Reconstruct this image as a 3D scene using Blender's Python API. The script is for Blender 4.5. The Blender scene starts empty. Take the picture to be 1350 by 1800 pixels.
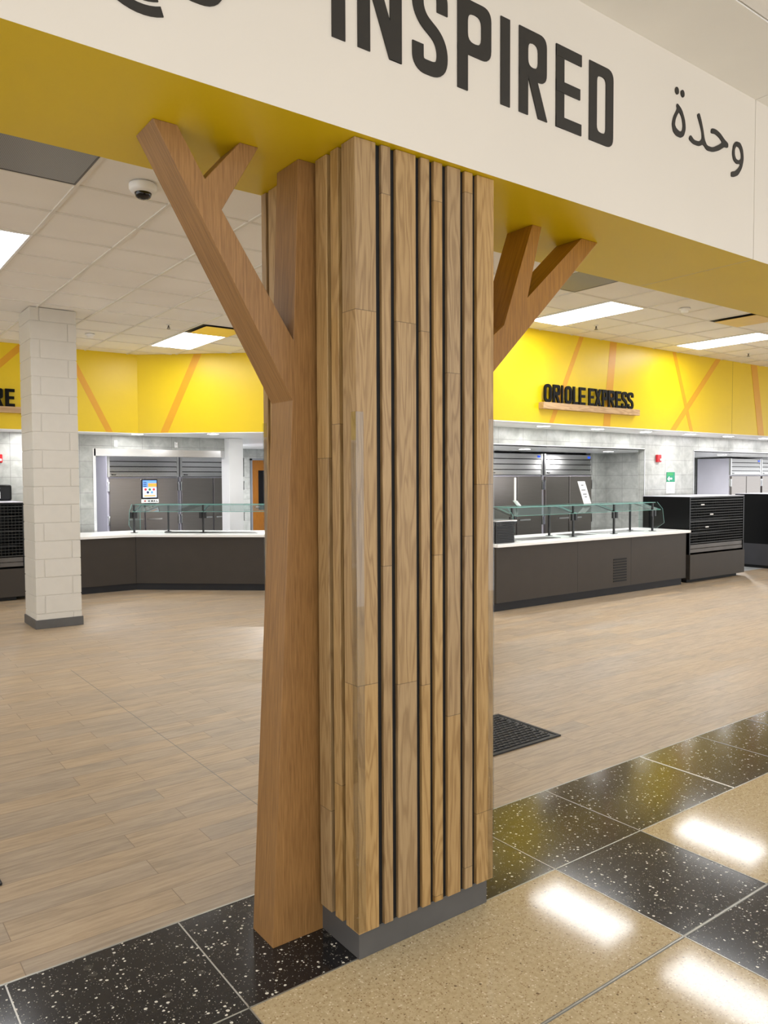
import bpy, bmesh, math, random
from mathutils import Vector, Matrix
from mathutils.geometry import tessellate_polygon

random.seed(7)
SC = bpy.context.scene
COL = SC.collection

# ---------------------------------------------------------------- camera, world, exposure
cam_d = bpy.data.cameras.new('camera')
cam = bpy.data.objects.new('camera', cam_d)
COL.objects.link(cam)
Rv = Vector((0.80295992577302, -0.5960164024280429, -0.004450352718562916))
Uv = Vector((0.028530781641381567, 0.03097678145241889, 0.9991128232135654))
Fv = Vector((0.5953497729079252, 0.8023745304080772, -0.04187792796807762))
cam.matrix_world = Matrix(((Rv.x, Uv.x, -Fv.x, 0), (Rv.y, Uv.y, -Fv.y, 0), (Rv.z, Uv.z, -Fv.z, 1.65), (0, 0, 0, 1)))
cam_d.sensor_fit = 'VERTICAL'
cam_d.sensor_height = 36.0
cam_d.sensor_width = 27.0
cam_d.lens = 1356.37 / 1800 * 36.0
cam_d.clip_start = 0.05
cam_d.clip_end = 100
SC.camera = cam
SC.view_settings.view_transform = 'Standard'
SC.view_settings.look = 'None'
SC.view_settings.gamma = 1.0
SC.view_settings.use_curve_mapping = False
SC.view_settings.exposure = 1.05
LAMP = 7.6           # radiance of the ceiling panels
HALL = 2.6           # radiance of the corridor panels
DOWN = 4.6           # watts of one recessed downlight
world = bpy.data.worlds.new('world')
SC.world = world
world.use_nodes = True
world.node_tree.nodes['Background'].inputs[0].default_value = (0.97, 0.985, 1.0, 1)
world.node_tree.nodes['Background'].inputs[1].default_value = 1.12


# ---------------------------------------------------------------- helpers
def lin(c):
    r = []
    for v in c:
        v = v / 255.0
        r.append(v / 12.92 if v <= 0.04045 else ((v + 0.055) / 1.055) ** 2.4)
    return (r[0], r[1], r[2], 1.0)


class NT:
    def __init__(self, name):
        self.m = bpy.data.materials.new(name)
        self.m.use_nodes = True
        self.t = self.m.node_tree
        self.b = self.t.nodes['Principled BSDF']

    def n(self, kind, **kw):
        nd = self.t.nodes.new(kind)
        for k, v in kw.items():
            setattr(nd, k, v)
        return nd

    def l(self, a, b):
        self.t.links.new(a, b)

    def val(self, sock, v):
        if isinstance(v, (int, float, tuple, list)):
            sock.default_value = v
        else:
            self.l(v, sock)

    def math(self, op, a, b=None, c=None):
        nd = self.n('ShaderNodeMath', operation=op)
        self.val(nd.inputs[0], a)
        if b is not None:
            self.val(nd.inputs[1], b)
        if c is not None:
            self.val(nd.inputs[2], c)
        return nd.outputs[0]

    def mix(self, f, a, b, blend='MIX'):
        nd = self.n('ShaderNodeMix', data_type='RGBA', blend_type=blend)
        self.val(nd.inputs[0], f)
        self.val(nd.inputs[6], a)
        self.val(nd.inputs[7], b)
        return nd.outputs[2]

    def obj(self):
        return self.n('ShaderNodeTexCoord').outputs['Object']

    def scale(self, v, s, off=(0, 0, 0)):
        nd = self.n('ShaderNodeMapping')
        self.l(v, nd.inputs['Vector'])
        nd.inputs['Scale'].default_value = s
        nd.inputs['Location'].default_value = off
        return nd.outputs[0]

    def noise(self, v, scale, detail=3, rough=0.5, dist=0.0):
        nd = self.n('ShaderNodeTexNoise')
        self.l(v, nd.inputs['Vector'])
        nd.inputs['Scale'].default_value = scale
        nd.inputs['Detail'].default_value = detail
        nd.inputs['Roughness'].default_value = rough
        nd.inputs['Distortion'].default_value = dist
        return nd.outputs['Fac']

    def ramp(self, f, stops):
        nd = self.n('ShaderNodeValToRGB')
        self.l(f, nd.inputs[0])
        el = nd.color_ramp.elements
        while len(el) < len(stops):
            el.new(0.5)
        for e, (p, c) in zip(el, stops):
            e.position = p
            e.color = c if len(c) == 4 else (*c, 1)
        return nd.outputs[0]

    def bump(self, h, strength, dist=0.002):
        nd = self.n('ShaderNodeBump')
        nd.inputs['Strength'].default_value = strength
        nd.inputs['Distance'].default_value = dist
        self.l(h, nd.inputs['Height'])
        self.l(nd.outputs[0], self.b.inputs['Normal'])

    def set(self, rough=None, metal=None, spec=None):
        if rough is not None:
            self.val(self.b.inputs['Roughness'], rough)
        if metal is not None:
            self.val(self.b.inputs['Metallic'], metal)
        if spec is not None:
            self.val(self.b.inputs['Specular IOR Level'], spec)


def paint(name, c, rough=0.5, metal=0.0, spec=0.5, var=0.03, vs=3.0):
    k = NT(name)
    col = lin(c)
    nz = k.noise(k.obj(), vs, 4)
    dk = tuple(v * (1 - var * 2) for v in col[:3]) + (1,)
    lt = tuple(min(1, v * (1 + var)) for v in col[:3]) + (1,)
    k.l(k.ramp(nz, [(0.3, dk), (0.7, lt)]), k.b.inputs['Base Color'])
    k.set(rough, metal, spec)
    return k.m


def emit(name, c, s):
    k = NT(name)
    k.b.inputs['Base Color'].default_value = lin(c)
    k.b.inputs['Emission Color'].default_value = lin(c)
    k.b.inputs['Emission Strength'].default_value = s
    return k.m


def glass(name, tint, refl=1.0):
    k = NT(name)
    t = k.n('ShaderNodeBsdfTransparent')
    t.inputs[0].default_value = tint
    g = k.n('ShaderNodeBsdfGlossy')
    g.inputs['Roughness'].default_value = 0.02
    lw = k.n('ShaderNodeLayerWeight')
    lw.inputs[0].default_value = 0.5
    mx = k.n('ShaderNodeMixShader')
    fac = k.math('ADD', 0.04, k.math('MULTIPLY', k.math('POWER', lw.outputs['Facing'], 4.0), 0.6 * refl))
    k.l(fac, mx.inputs[0])
    k.l(t.outputs[0], mx.inputs[1])
    k.l(g.outputs[0], mx.inputs[2])
    k.l(mx.outputs[0], k.t.nodes['Material Output'].inputs[0])
    return k.m


def oak(name, c_light, c_dark, section=True, fine=1.0, cathedral=1.0, axis='z', rnd_tone=0.35, pore=0.55, edge_grain=False):
    """oak with its grain along one axis; every object gets its own board"""
    k = NT(name)
    co = k.obj()
    if edge_grain:          # on the sawn edges the grain follows the edge, not the face's x
        tn = k.n('ShaderNodeSeparateXYZ')
        k.l(k.n('ShaderNodeTexCoord').outputs['Normal'], tn.inputs[0])
        s0 = k.n('ShaderNodeSeparateXYZ')
        k.l(co, s0.inputs[0])
        c0 = k.n('ShaderNodeCombineXYZ')
        k.l(k.math('MULTIPLY', s0.outputs[0], k.math('ABSOLUTE', tn.outputs[1])), c0.inputs[0])
        k.l(s0.outputs[1], c0.inputs[1])
        k.l(s0.outputs[2], c0.inputs[2])
        co = c0.outputs[0]
    rnd = k.n('ShaderNodeObjectInfo').outputs['Random']
    off = k.n('ShaderNodeVectorMath', operation='ADD')
    comb = k.n('ShaderNodeCombineXYZ')
    for i, m in enumerate((17.0, 31.0, 53.0)):
        k.val(comb.inputs[i], k.math('MULTIPLY', rnd, m))
    k.l(co, off.inputs[0])
    k.l(comb.outputs[0], off.inputs[1])
    sep = k.n('ShaderNodeSeparateXYZ')
    k.l(co, sep.inputs[0])
    along = sep.outputs[{'x': 0, 'y': 1, 'z': 2}[axis]]
    v = off.outputs[0]
    sec = None
    if section:
        t = k.math('ADD', k.math('DIVIDE', along, 1.25), k.math('MULTIPLY', rnd, 9.0))
        fl = k.math('FLOOR', t)
        wn = k.n('ShaderNodeTexWhiteNoise', noise_dimensions='2D')
        c2 = k.n('ShaderNodeCombineXYZ')
        k.l(fl, c2.inputs[0])
        k.l(rnd, c2.inputs[1])
        k.l(c2.outputs[0], wn.inputs[0])
        sec = wn.outputs[0]
        o2 = k.n('ShaderNodeVectorMath', operation='ADD')
        c3 = k.n('ShaderNodeCombineXYZ')
        for i in range(3):
            k.val(c3.inputs[i], k.math('MULTIPLY', sec, 5.0 + 3 * i))
        k.l(v, o2.inputs[0])
        k.l(c3.outputs[0], o2.inputs[1])
        v = o2.outputs[0]
        jl = k.math('LESS_THAN', k.math('FRACT', t), 0.0022)
    a = {'x': (0.05, 1, 1), 'y': (1, 0.05, 1), 'z': (1, 1, 0.05)}[axis]
    b = {'x': (0.10, 1, 1), 'y': (1, 0.10, 1), 'z': (1, 1, 0.10)}[axis]
    pores = k.noise(k.scale(v, a), 260 * fine, 3, 0.6)
    body = k.noise(k.scale(v, b), 9, 3, 0.55, 0.3)
    rings = k.math('SINE', k.math('MULTIPLY', body, 85.0))
    rings = k.math('MULTIPLY', k.math('ADD', rings, 1.0), 0.5)
    rings = k.math('POWER', rings, 1.6)
    blot = k.noise(k.scale(v, b), 3.0, 2)
    f = k.math('MULTIPLY', rings, 0.42 * cathedral)
    f = k.math('ADD', f, k.math('MULTIPLY', pores, pore))
    f = k.math('ADD', f, k.math('MULTIPLY', blot, 0.25))
    col = k.ramp(f, [(0.22, c_light), (0.95, c_dark)])
    tone = sec if sec is not None else rnd
    hs = k.n('ShaderNodeHueSaturation')
    k.l(col, hs.inputs['Color'])
    k.val(hs.inputs['Value'], k.math('ADD', 1 - rnd_tone / 2, k.math('MULTIPLY', tone, rnd_tone)))
    k.val(hs.inputs['Saturation'], k.math('ADD', 0.92, k.math('MULTIPLY', tone, 0.16)))
    out = hs.outputs[0]
    if section:
        out = k.mix(k.math('MULTIPLY', jl, 0.55), out, (0.05, 0.03, 0.015, 1))
    k.l(out, k.b.inputs['Base Color'])
    k.set(0.42, 0, 0.4)
    k.bump(f, 0.12, 0.0006)
    return k.m


# ---------------------------------------------------------------- mesh builder
class MB:
    def __init__(self, M=None):
        self.bm = bmesh.new()
        self.M = M

    def _v(self, p):
        p = Vector(p)
        return self.bm.verts.new(self.M @ p if self.M else p)

    def face(self, vs, m=0, smooth=False):
        try:
            f = self.bm.faces.new(vs)
        except ValueError:
            return None
        f.material_index = m
        f.smooth = smooth
        return f

    def box(self, x0, x1, y0, y1, z0, z1, m=0, ms=None):
        """ms: materials for -x +x -y +y -z +z"""
        v = [self._v((x, y, z)) for z in (z0, z1) for y in (y0, y1) for x in (x0, x1)]
        q = [(0, 4, 6, 2), (1, 3, 7, 5), (0, 1, 5, 4), (2, 6, 7, 3), (0, 2, 3, 1), (4, 5, 7, 6)]
        for i, f in enumerate(q):
            self.face([v[j] for j in f], ms[i] if ms else m)
        return self

    def prism(self, poly, to3, d, m=0, holes=(), side=None):
        """flat outline with optional holes, given thickness d (a vector)"""
        loops = [list(poly)] + [list(h) for h in holes]
        flat = [Vector((p[0], p[1], 0)) for lp in loops for p in lp]
        tri = tessellate_polygon([[Vector((p[0], p[1], 0)) for p in lp] for lp in loops])
        d = Vector(d)
        a = [self._v(to3(p)) for p in flat]
        b = [self._v(Vector(to3(p)) + d) for p in flat]
        sm = m if side is None else side
        for t in tri:
            self.face([a[i] for i in t], m)
            self.face([b[i] for i in reversed(t)], m)
        k = 0
        for lp in loops:
            n = len(lp)
            for i in range(n):
                j = (i + 1) % n
                self.face([a[k + i], a[k + j], b[k + j], b[k + i]], sm)
            k += n
        return self

    def tube(self, p0, p1, r, n=10, m=0, r1=None, caps=True, smooth=True):
        p0, p1 = Vector(p0), Vector(p1)
        ax = (p1 - p0).normalized()
        up = Vector((0, 0, 1)) if abs(ax.z) < 0.9 else Vector((1, 0, 0))
        e1 = ax.cross(up).normalized()
        e2 = ax.cross(e1)
        r1 = r if r1 is None else r1
        A = [self._v(p0 + (e1 * math.cos(t) + e2 * math.sin(t)) * r) for t in [2 * math.pi * i / n for i in range(n)]]
        B = [self._v(p1 + (e1 * math.cos(t) + e2 * math.sin(t)) * r1) for t in [2 * math.pi * i / n for i in range(n)]]
        for i in range(n):
            j = (i + 1) % n
            self.face([A[i], A[j], B[j], B[i]], m, smooth)
        if caps:
            self.face(A, m)
            self.face(B, m)
        return self

    def lathe(self, c, prof, n=24, m=0):
        """prof: list of (radius, z) round a vertical axis through c"""
        rings = []
        for r, z in prof:
            if r < 1e-6:
                rings.append([self._v((c[0], c[1], c[2] + z))])
            else:
                rings.append([self._v((c[0] + r * math.cos(2 * math.pi * i / n), c[1] + r * math.sin(2 * math.pi * i / n), c[2] + z)) for i in range(n)])
        for a, b in zip(rings, rings[1:]):
            for i in range(n):
                j = (i + 1) % n
                if len(a) == 1 and len(b) == 1:
                    continue
                if len(a) == 1:
                    self.face([a[0], b[i], b[j]], m, True)
                elif len(b) == 1:
                    self.face([a[i], a[j], b[0]], m, True)
                else:
                    self.face([a[i], a[j], b[j], b[i]], m, True)
        return self

    def build(self, name, mats, parent=None, loc=None, bevel=0.0, seg=1):
        base = Vector((0, 0, 0))
        if parent is not None:
            base = BASE[parent.name]
        elif loc is not None:
            base = Vector(loc)
        bmesh.ops.recalc_face_normals(self.bm, faces=self.bm.faces)
        me = bpy.data.meshes.new(name)
        for v in self.bm.verts:
            v.co -= base
        self.bm.to_mesh(me)
        self.bm.free()
        for m in (mats if isinstance(mats, (list, tuple)) else [mats]):
            me.materials.append(m)
        o = bpy.data.objects.new(name, me)
        COL.objects.link(o)
        if parent is not None:
            o.parent = parent
        elif loc is not None:
            o.location = loc
        BASE[o.name] = base
        if bevel:
            md = o.modifiers.new('bevel', 'BEVEL')
            md.width = bevel
            md.segments = seg
            md.limit_method = 'ANGLE'
        return o


BASE = {}


def tag(o, label, cat, group=None, kind=None):
    o['label'] = label
    o['category'] = cat
    if group:
        o['group'] = group
    if kind:
        o['kind'] = kind
    return o


def thing(name, label, cat, loc, group=None):
    o = bpy.data.objects.new(name, None)
    COL.objects.link(o)
    o.location = loc
    o.empty_display_size = 0.1
    BASE[o.name] = Vector(loc)
    return tag(o, label, cat, group)


def struct(mb, name, mats, label=None, bevel=0.0):
    o = mb.build(name, mats, bevel=bevel)
    o['kind'] = 'structure'
    if label:
        o['label'] = label
    return o


# ---------------------------------------------------------------- letter shapes (stroke outlines)
def rounded(path, r, closed=False, n=6):
    out = []
    N = len(path)
    for i, p in enumerate(path):
        p = Vector(p)
        if not closed and i in (0, N - 1):
            out.append(p)
            continue
        a = Vector(path[(i - 1) % N])
        b = Vector(path[(i + 1) % N])
        da, db = (a - p), (b - p)
        rr = min(r, da.length * 0.499, db.length * 0.499)
        p0 = p + da.normalized() * rr
        p2 = p + db.normalized() * rr
        for j in range(n + 1):
            t = j / n
            out.append(p0 * (1 - t) ** 2 + p * 2 * t * (1 - t) * 1.0 + p2 * t * t)
    return out


def stroke(path, w, closed=False):
    N = len(path)
    L, R = [], []
    for i in range(N):
        p = Vector(path[i])
        if closed or 0 < i < N - 1:
            d0 = (p - Vector(path[(i - 1) % N])).normalized()
            d1 = (Vector(path[(i + 1) % N]) - p).normalized()
        elif i == 0:
            d0 = d1 = (Vector(path[1]) - p).normalized()
        else:
            d0 = d1 = (p - Vector(path[i - 1])).normalized()
        n0 = Vector((-d0.y, d0.x))
        n1 = Vector((-d1.y, d1.x))
        nn = (n0 + n1)
        nn = nn.normalized() if nn.length > 1e-6 else n0
        k = w / 2 / max(0.5, nn.dot(n0))
        L.append(p + nn * k)
        R.append(p - nn * k)
    return (L, R) if closed else L + R[::-1]


def V2(*a):
    return [Vector(p) for p in a]


def letter_shapes(ch, w, h, s):
    """list of (outline, holes) in a box w x h with stem s"""
    sh = []
    rc = lambda x0, x1, y0, y1: (V2((x0, y0), (x1, y0), (x1, y1), (x0, y1)), [])
    c = s / 2
    bt = s * 0.92
    if ch == 'I':
        sh.append(rc(0, w, 0, h))
    elif ch == 'N':
        sh += [rc(0, s, 0, h), rc(w - s, w, 0, h), (V2((0, h), (s * 1.05, h), (w, 0), (w - s * 1.05, 0)), [])]
    elif ch == 'M':
        sh += [rc(0, s, 0, h), rc(w - s, w, 0, h), (V2((0, h), (s, h), (w / 2 + c, h * .2), (w / 2 - c, h * .2)), []), (V2((w, h), (w - s, h), (w / 2 - c, h * .2), (w / 2 + c, h * .2)), [])]
    elif ch == 'A':
        sh += [(V2((0, 0), (s, 0), (w / 2 + c, h), (w / 2 - c, h)), []), (V2((w - s, 0), (w, 0), (w / 2 + c, h), (w / 2 - c, h)), []), rc(w * .25, w * .75, h * .22, h * .22 + bt)]
    elif ch == 'L':
        sh += [rc(0, s, 0, h), rc(0, w, 0, bt)]
    elif ch == 'E':
        sh += [rc(0, s, 0, h), rc(0, w, 0, bt), rc(0, w, h - bt, h), rc(0, w * 0.94, h * .5 - bt * .45, h * .5 + bt * .5)]
    elif ch == 'X':
        sh += [(V2((0, 0), (s * 1.1, 0), (w, h), (w - s * 1.1, h)), []), (V2((w - s * 1.1, 0), (w, 0), (s * 1.1, h), (0, h)), [])]
    elif ch in 'DO':
        if ch == 'O':
            pth = rounded([(c, c), (w - c, c), (w - c, h - c), (c, h - c)], w * 0.46, True)
            a, b = stroke(pth, s, True)
            sh.append((a, [b]) if abs(area(a)) > abs(area(b)) else (b, [a]))
        else:
            a = rounded([(w * .45, 0), (w, 0), (w, h), (w * .45, h)], w * 0.5)
            a = V2((0, 0)) + a + V2((0, h))
            b = rounded([(s, bt), (w - s, bt), (w - s, h - bt), (s, h - bt)], w * 0.16, True, 4)
            sh.append((a, [b]))
    elif ch in 'PR':
        y0 = h * (0.40 if ch == 'P' else 0.43)
        a = rounded([(w * .45, y0), (w, y0), (w, h), (w * .45, h)], w * 0.5)
        a = V2((0, y0)) + a + V2((0, h))
        b = rounded([(s, y0 + bt), (w - s, y0 + bt), (w - s, h - bt), (s, h - bt)], w * 0.18, True, 4)
        sh.append((a, [b]))
        sh.append(rc(0, s, 0, y0 + bt * .5))
        if ch == 'R':
            sh.append((V2((w * .30, y0 + bt * .3), (w * .30 + s, y0 + bt * .3), (w * 1.02, 0), (w * 1.02 - s * 1.05, 0)), []))
    elif ch == 'S':
        p = [(w - c, h * .70), (w - c, h - c), (c, h - c), (c, h * .60), (w - c, h * .40), (w - c, c), (c, c), (c, h * .30)]
        sh.append((stroke(rounded(p, w * .48, n=8), s), []))
    return sh


def area(p):
    return 0.5 * sum(p[i].x * p[(i + 1) % len(p)].y - p[(i + 1) % len(p)].x * p[i].y for i in range(len(p)))


def letter(name, ch, x, z, w, h, s, y, depth, mat, parent, M=None, bevel=0.0):
    mb = MB(M)
    for k, (out, holes) in enumerate(letter_shapes(ch, w, h, s)):
        # strokes of one letter overlap: each is a hair thicker than the last, growing to the front
        e = 0.0004 * k
        mb.prism(out, lambda p: Vector((x + p[0], y - (e if depth > 0 else 0), z + p[1])), (0, depth + (e if depth > 0 else -e), 0), 0, holes)
    return mb.build(name, mat, parent, bevel=bevel)


# ---------------------------------------------------------------- materials
M = {}
M['cream'] = paint('cream_paint', (217, 209, 197), 0.55, var=0.012, vs=1.2)
M['yellow'] = paint('yellow_paint', (233, 201, 8), 0.38, var=0.015, vs=1.5)
M['stripe'] = paint('orange_stripe_paint', (226, 164, 18), 0.38, var=0.02)
M['seam'] = paint('dark_seam', (120, 95, 20), 0.6)
M['ceil_white'] = paint('ceiling_paint', (238, 234, 226), 0.8, var=0.01)
M['grid'] = paint('grid_bar_white', (226, 222, 214), 0.5, var=0.01)
M['white'] = paint('white_enamel', (240, 240, 240), 0.35, var=0.01)
M['block'] = paint('block_paint', (205, 200, 190), 0.45, var=0.012, vs=10)
M['basegrey'] = paint('grey_rubber_base', (84, 82, 80), 0.5, var=0.06, vs=9)
M['black'] = paint('black_core', (9, 9, 10), 0.7, var=0.1)
M['letter'] = paint('letter_black', (34, 30, 24), 0.55, var=0.05, vs=30)
M['signblack'] = paint('sign_black', (5, 5, 6), 0.5, spec=0.15, var=0.05)
M['laminate'] = paint('brown_grey_laminate', (60, 54, 48), 0.5, spec=0.3, var=0.03, vs=5)
M['laminate_grey'] = paint('grey_laminate', (66, 66, 70), 0.5, spec=0.3, var=0.03, vs=5)
M['kick'] = paint('kick_dark', (34, 34, 37), 0.5, spec=0.3, var=0.05)
M['top'] = paint('white_solid_surface', (244, 244, 242), 0.25, var=0.01)
M['blackmetal'] = paint('black_metal', (14, 14, 15), 0.35, var=0.05)
M['blackgloss'] = paint('black_gloss_panel', (4, 4, 5), 0.3, spec=0.3, var=0.05)
M['wire'] = paint('dark_wire', (58, 58, 56), 0.4, 0.4, var=0.1)
M['tray'] = paint('dark_steel_tray', (96, 92, 88), 0.35, 0.7, var=0.1)
M['chrome'] = paint('chrome', (225, 226, 228), 0.12, 1.0, var=0.02)
M['plastic_grey'] = paint('grey_plastic', (120, 124, 130), 0.4, var=0.05)
M['lens'] = paint('lens_black', (6, 6, 7), 0.08, var=0.05)
M['red'] = paint('alarm_red', (196, 24, 34), 0.35, var=0.05)
M['green'] = paint('poster_green', (24, 140, 104), 0.5, var=0.12, vs=30)
M['paper'] = paint('paper_white', (246, 246, 246), 0.6, var=0.01)
M['ink'] = paint('print_grey', (150, 152, 160), 0.6, var=0.1)
M['rubber'] = paint('mat_rubber', (30, 31, 34), 0.55, var=0.15, vs=20)
M['door_orange'] = oak('door_wood', (0.26, 0.10, 0.012, 1), (0.15, 0.05, 0.006, 1), False, 0.6, 0.5)
M['doorglass'] = paint('door_glass_dark', (18, 18, 20), 0.1, var=0.05)
M['zinc'] = paint('zinc_strip', (168, 166, 158), 0.3, 0.6, var=0.05, vs=20)
M['joint'] = paint('sealant_joint', (216, 214, 206), 0.4, var=0.05, vs=20)
M['joint_grey'] = paint('sealant_grey', (112, 112, 106), 0.4, var=0.08, vs=20)
M['lamp'] = emit('lamp_panel', (250, 252, 255), LAMP)
M['hall_lamp'] = emit('corridor_lamp_panel', (248, 251, 255), HALL)
M['down'] = emit('downlight_lens', (255, 252, 250), 14.0)
M['glass'] = glass('clear_glass', (0.90, 0.96, 0.95, 1), 1.0)
M['glass_edge'] = paint('glass_edge_green', (120, 176, 168), 0.15, var=0.05)
M['plastic_clear'] = glass('clear_plastic', (0.93, 0.93, 0.92, 1), 1.5)
M['screen_white'] = emit('screen_white', (214, 226, 250), 0.36)
M['screen_blue'] = emit('screen_blue', (100, 150, 236), 0.4)
M['screen_orange'] = emit('screen_orange', (240, 150, 60), 0.42)
M['screen_red'] = emit('screen_red', (190, 50, 60), 0.3)
M['screen_green'] = emit('screen_green', (40, 130, 70), 0.3)
M['screen_navy'] = emit('screen_navy', (40, 50, 90), 0.2)
M['oak_slat'] = oak('oak_slats', lin((178, 146, 99)), lin((122, 90, 50)), True, 0.9, 0.7, rnd_tone=0.24)
M['oak_trunk'] = oak('oak_veneer', lin((172, 123, 57)), lin((110, 71, 21)), False, 0.6, 0.06, rnd_tone=0.02, pore=0.95, edge_grain=True)
M['oak_ledge'] = oak('oak_ledge_wood', lin((214, 180, 134)), lin((168, 128, 84)), False, 0.5, 0.8, axis='x', rnd_tone=0.05)


def mk_steel(name, c, rough):
    k = NT(name)
    co = k.obj()
    nz = k.noise(k.scale(co, (1, 1, 60)), 4, 3)
    col = lin(c)
    k.l(k.ramp(nz, [(0.3, tuple(v * 0.9 for v in col[:3]) + (1,)), (0.7, col)]), k.b.inputs['Base Color'])
    k.set(rough, 1.0)
    return k.m


M['steel'] = mk_steel('brushed_steel', (206, 206, 206), 0.24)
M['steel_door'] = mk_steel('brushed_steel_door', (150, 144, 140), 0.30)
M['steel_side'] = paint('steel_side_panel', (212, 210, 222), 0.4, 0.15, var=0.02)


def mk_plank():
    k = NT('wood_plank_tile')
    co = k.obj()
    mp = k.scale(co, (1, 1, 1), (-3.826 + 9.0, -2.825 + 0.147 + 2.94, 0))
    bk = k.n('ShaderNodeTexBrick')
    k.l(mp, bk.inputs['Vector'])
    bk.offset = 0.662
    bk.offset_frequency = 2
    bk.squash = 1.0
    bk.inputs['Color1'].default_value = (0, 0, 0, 1)
    bk.inputs['Color2'].default_value = (1, 1, 1, 1)
    bk.inputs['Mortar'].default_value = (0.5, 0.5, 0.5, 1)
    bk.inputs['Scale'].default_value = 1.0
    bk.inputs['Mortar Size'].default_value = 0.0016
    bk.inputs['Mortar Smooth'].default_value = 0.1
    bk.inputs['Brick Width'].default_value = 0.9
    bk.inputs['Row Height'].default_value = 0.147
    tone = k.n('ShaderNodeSeparateColor')
    k.l(bk.outputs['Color'], tone.inputs[0])
    tv = tone.outputs[0]
    sh = k.n('ShaderNodeVectorMath', operation='ADD')
    cb = k.n('ShaderNodeCombineXYZ')
    k.val(cb.inputs[0], k.math('MULTIPLY', tv, 37.0))
    k.val(cb.inputs[1], k.math('MULTIPLY', tv, 11.0))
    k.l(co, sh.inputs[0])
    k.l(cb.outputs[0], sh.inputs[1])
    g1 = k.noise(k.scale(sh.outputs[0], (0.09, 1, 1)), 55, 5, 0.65, 0.4)
    g2 = k.noise(k.scale(sh.outputs[0], (0.2, 1, 1)), 9, 4, 0.6, 0.6)
    f = k.math('ADD', k.math('MULTIPLY', g1, 0.55), k.math('MULTIPLY', g2, 0.45))
    col = k.ramp(f, [(0.30, lin((140, 122, 99))), (0.52, lin((177, 156, 129))), (0.72, lin((196, 178, 151)))])
    hs = k.n('ShaderNodeHueSaturation')
    k.l(col, hs.inputs['Color'])
    k.val(hs.inputs['Value'], k.math('ADD', 0.89, k.math('MULTIPLY', tv, 0.13)))
    k.val(hs.inputs['Saturation'], k.math('ADD', 0.85, k.math('MULTIPLY', tv, 0.2)))
    out = k.mix(k.math('MULTIPLY', bk.outputs['Fac'], 0.8), hs.outputs[0], lin((118, 100, 82)))
    k.l(out, k.b.inputs['Base Color'])
    k.set(k.math('ADD', 0.34, k.math('MULTIPLY', g2, 0.2)), 0, 0.5)
    k.bump(k.math('SUBTRACT', k.math('MULTIPLY', f, 0.3), bk.outputs['Fac']), 0.25, 0.001)
    return k.m


def mk_terrazzo(name, dark):
    k = NT(name)
    co = k.obj()
    flat = k.scale(co, (1, 1, 0))

    def chips(scale, thr, keep, seed, squash=1.0):
        v = k.n('ShaderNodeTexVoronoi', feature='F1')
        vd = k.noise(k.scale(flat, (1, 1, 1), (seed, seed * 2, 0)), scale * 1.3, 2)
        ad = k.n('ShaderNodeVectorMath', operation='ADD')
        cb = k.n('ShaderNodeCombineXYZ')
        k.val(cb.inputs[0], k.math('MULTIPLY', vd, 0.5 / scale))
        k.val(cb.inputs[1], k.math('MULTIPLY', vd, -0.4 / scale))
        k.l(k.scale(flat, (1, squash, 1), (seed, seed * 3, 0)), ad.inputs[0])
        k.l(cb.outputs[0], ad.inputs[1])
        k.l(ad.outputs[0], v.inputs['Vector'])
        v.inputs['Scale'].default_value = scale
        sp = k.n('ShaderNodeSeparateColor')
        k.l(v.outputs['Color'], sp.inputs[0])
        size = k.math('MULTIPLY', sp.outputs[1], thr)
        hit = k.math('LESS_THAN', v.outputs['Distance'], size)
        return k.math('MULTIPLY', hit, k.math('LESS_THAN', sp.outputs[0], keep)), sp.outputs[2]

    if dark:
        nz = k.noise(flat, 160, 3, 0.7)
        base = k.ramp(nz, [(0.3, lin((20, 20, 22))), (0.7, lin((46, 46, 48)))])
        a, t1 = chips(74, 0.42, 0.30, 1.3)
        b, t2 = chips(170, 0.42, 0.35, 4.1)
        g, t3 = chips(24, 0.45, 0.22, 8.7)
        col = k.mix(k.math('MULTIPLY', g, 0.6), base, lin((82, 80, 76)))
        col = k.mix(k.math('MULTIPLY', b, 0.9), col, lin((150, 148, 140)))
        col = k.mix(a, col, lin((226, 224, 214)))
        k.l(col, k.b.inputs['Base Color'])
        k.set(0.13, 0, 0.42)
    else:
        nz = k.noise(flat, 60, 4, 0.7)
        base = k.ramp(nz, [(0.3, lin((178, 158, 122))), (0.7, lin((205, 188, 153)))])
        a, t1 = chips(150, 0.50, 0.50, 2.3)
        b, t2 = chips(110, 0.45, 0.40, 6.1)
        g, t3 = chips(70, 0.30, 0.14, 3.7)
        col = k.mix(k.math('MULTIPLY', a, 0.75), base, lin((142, 114, 78)))
        col = k.mix(k.math('MULTIPLY', b, 0.7), col, lin((230, 218, 190)))
        col = k.mix(k.math('MULTIPLY', g, 0.8), col, lin((96, 74, 50)))
        k.l(col, k.b.inputs['Base Color'])
        k.set(0.085, 0, 0.33)
    return k.m


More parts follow.
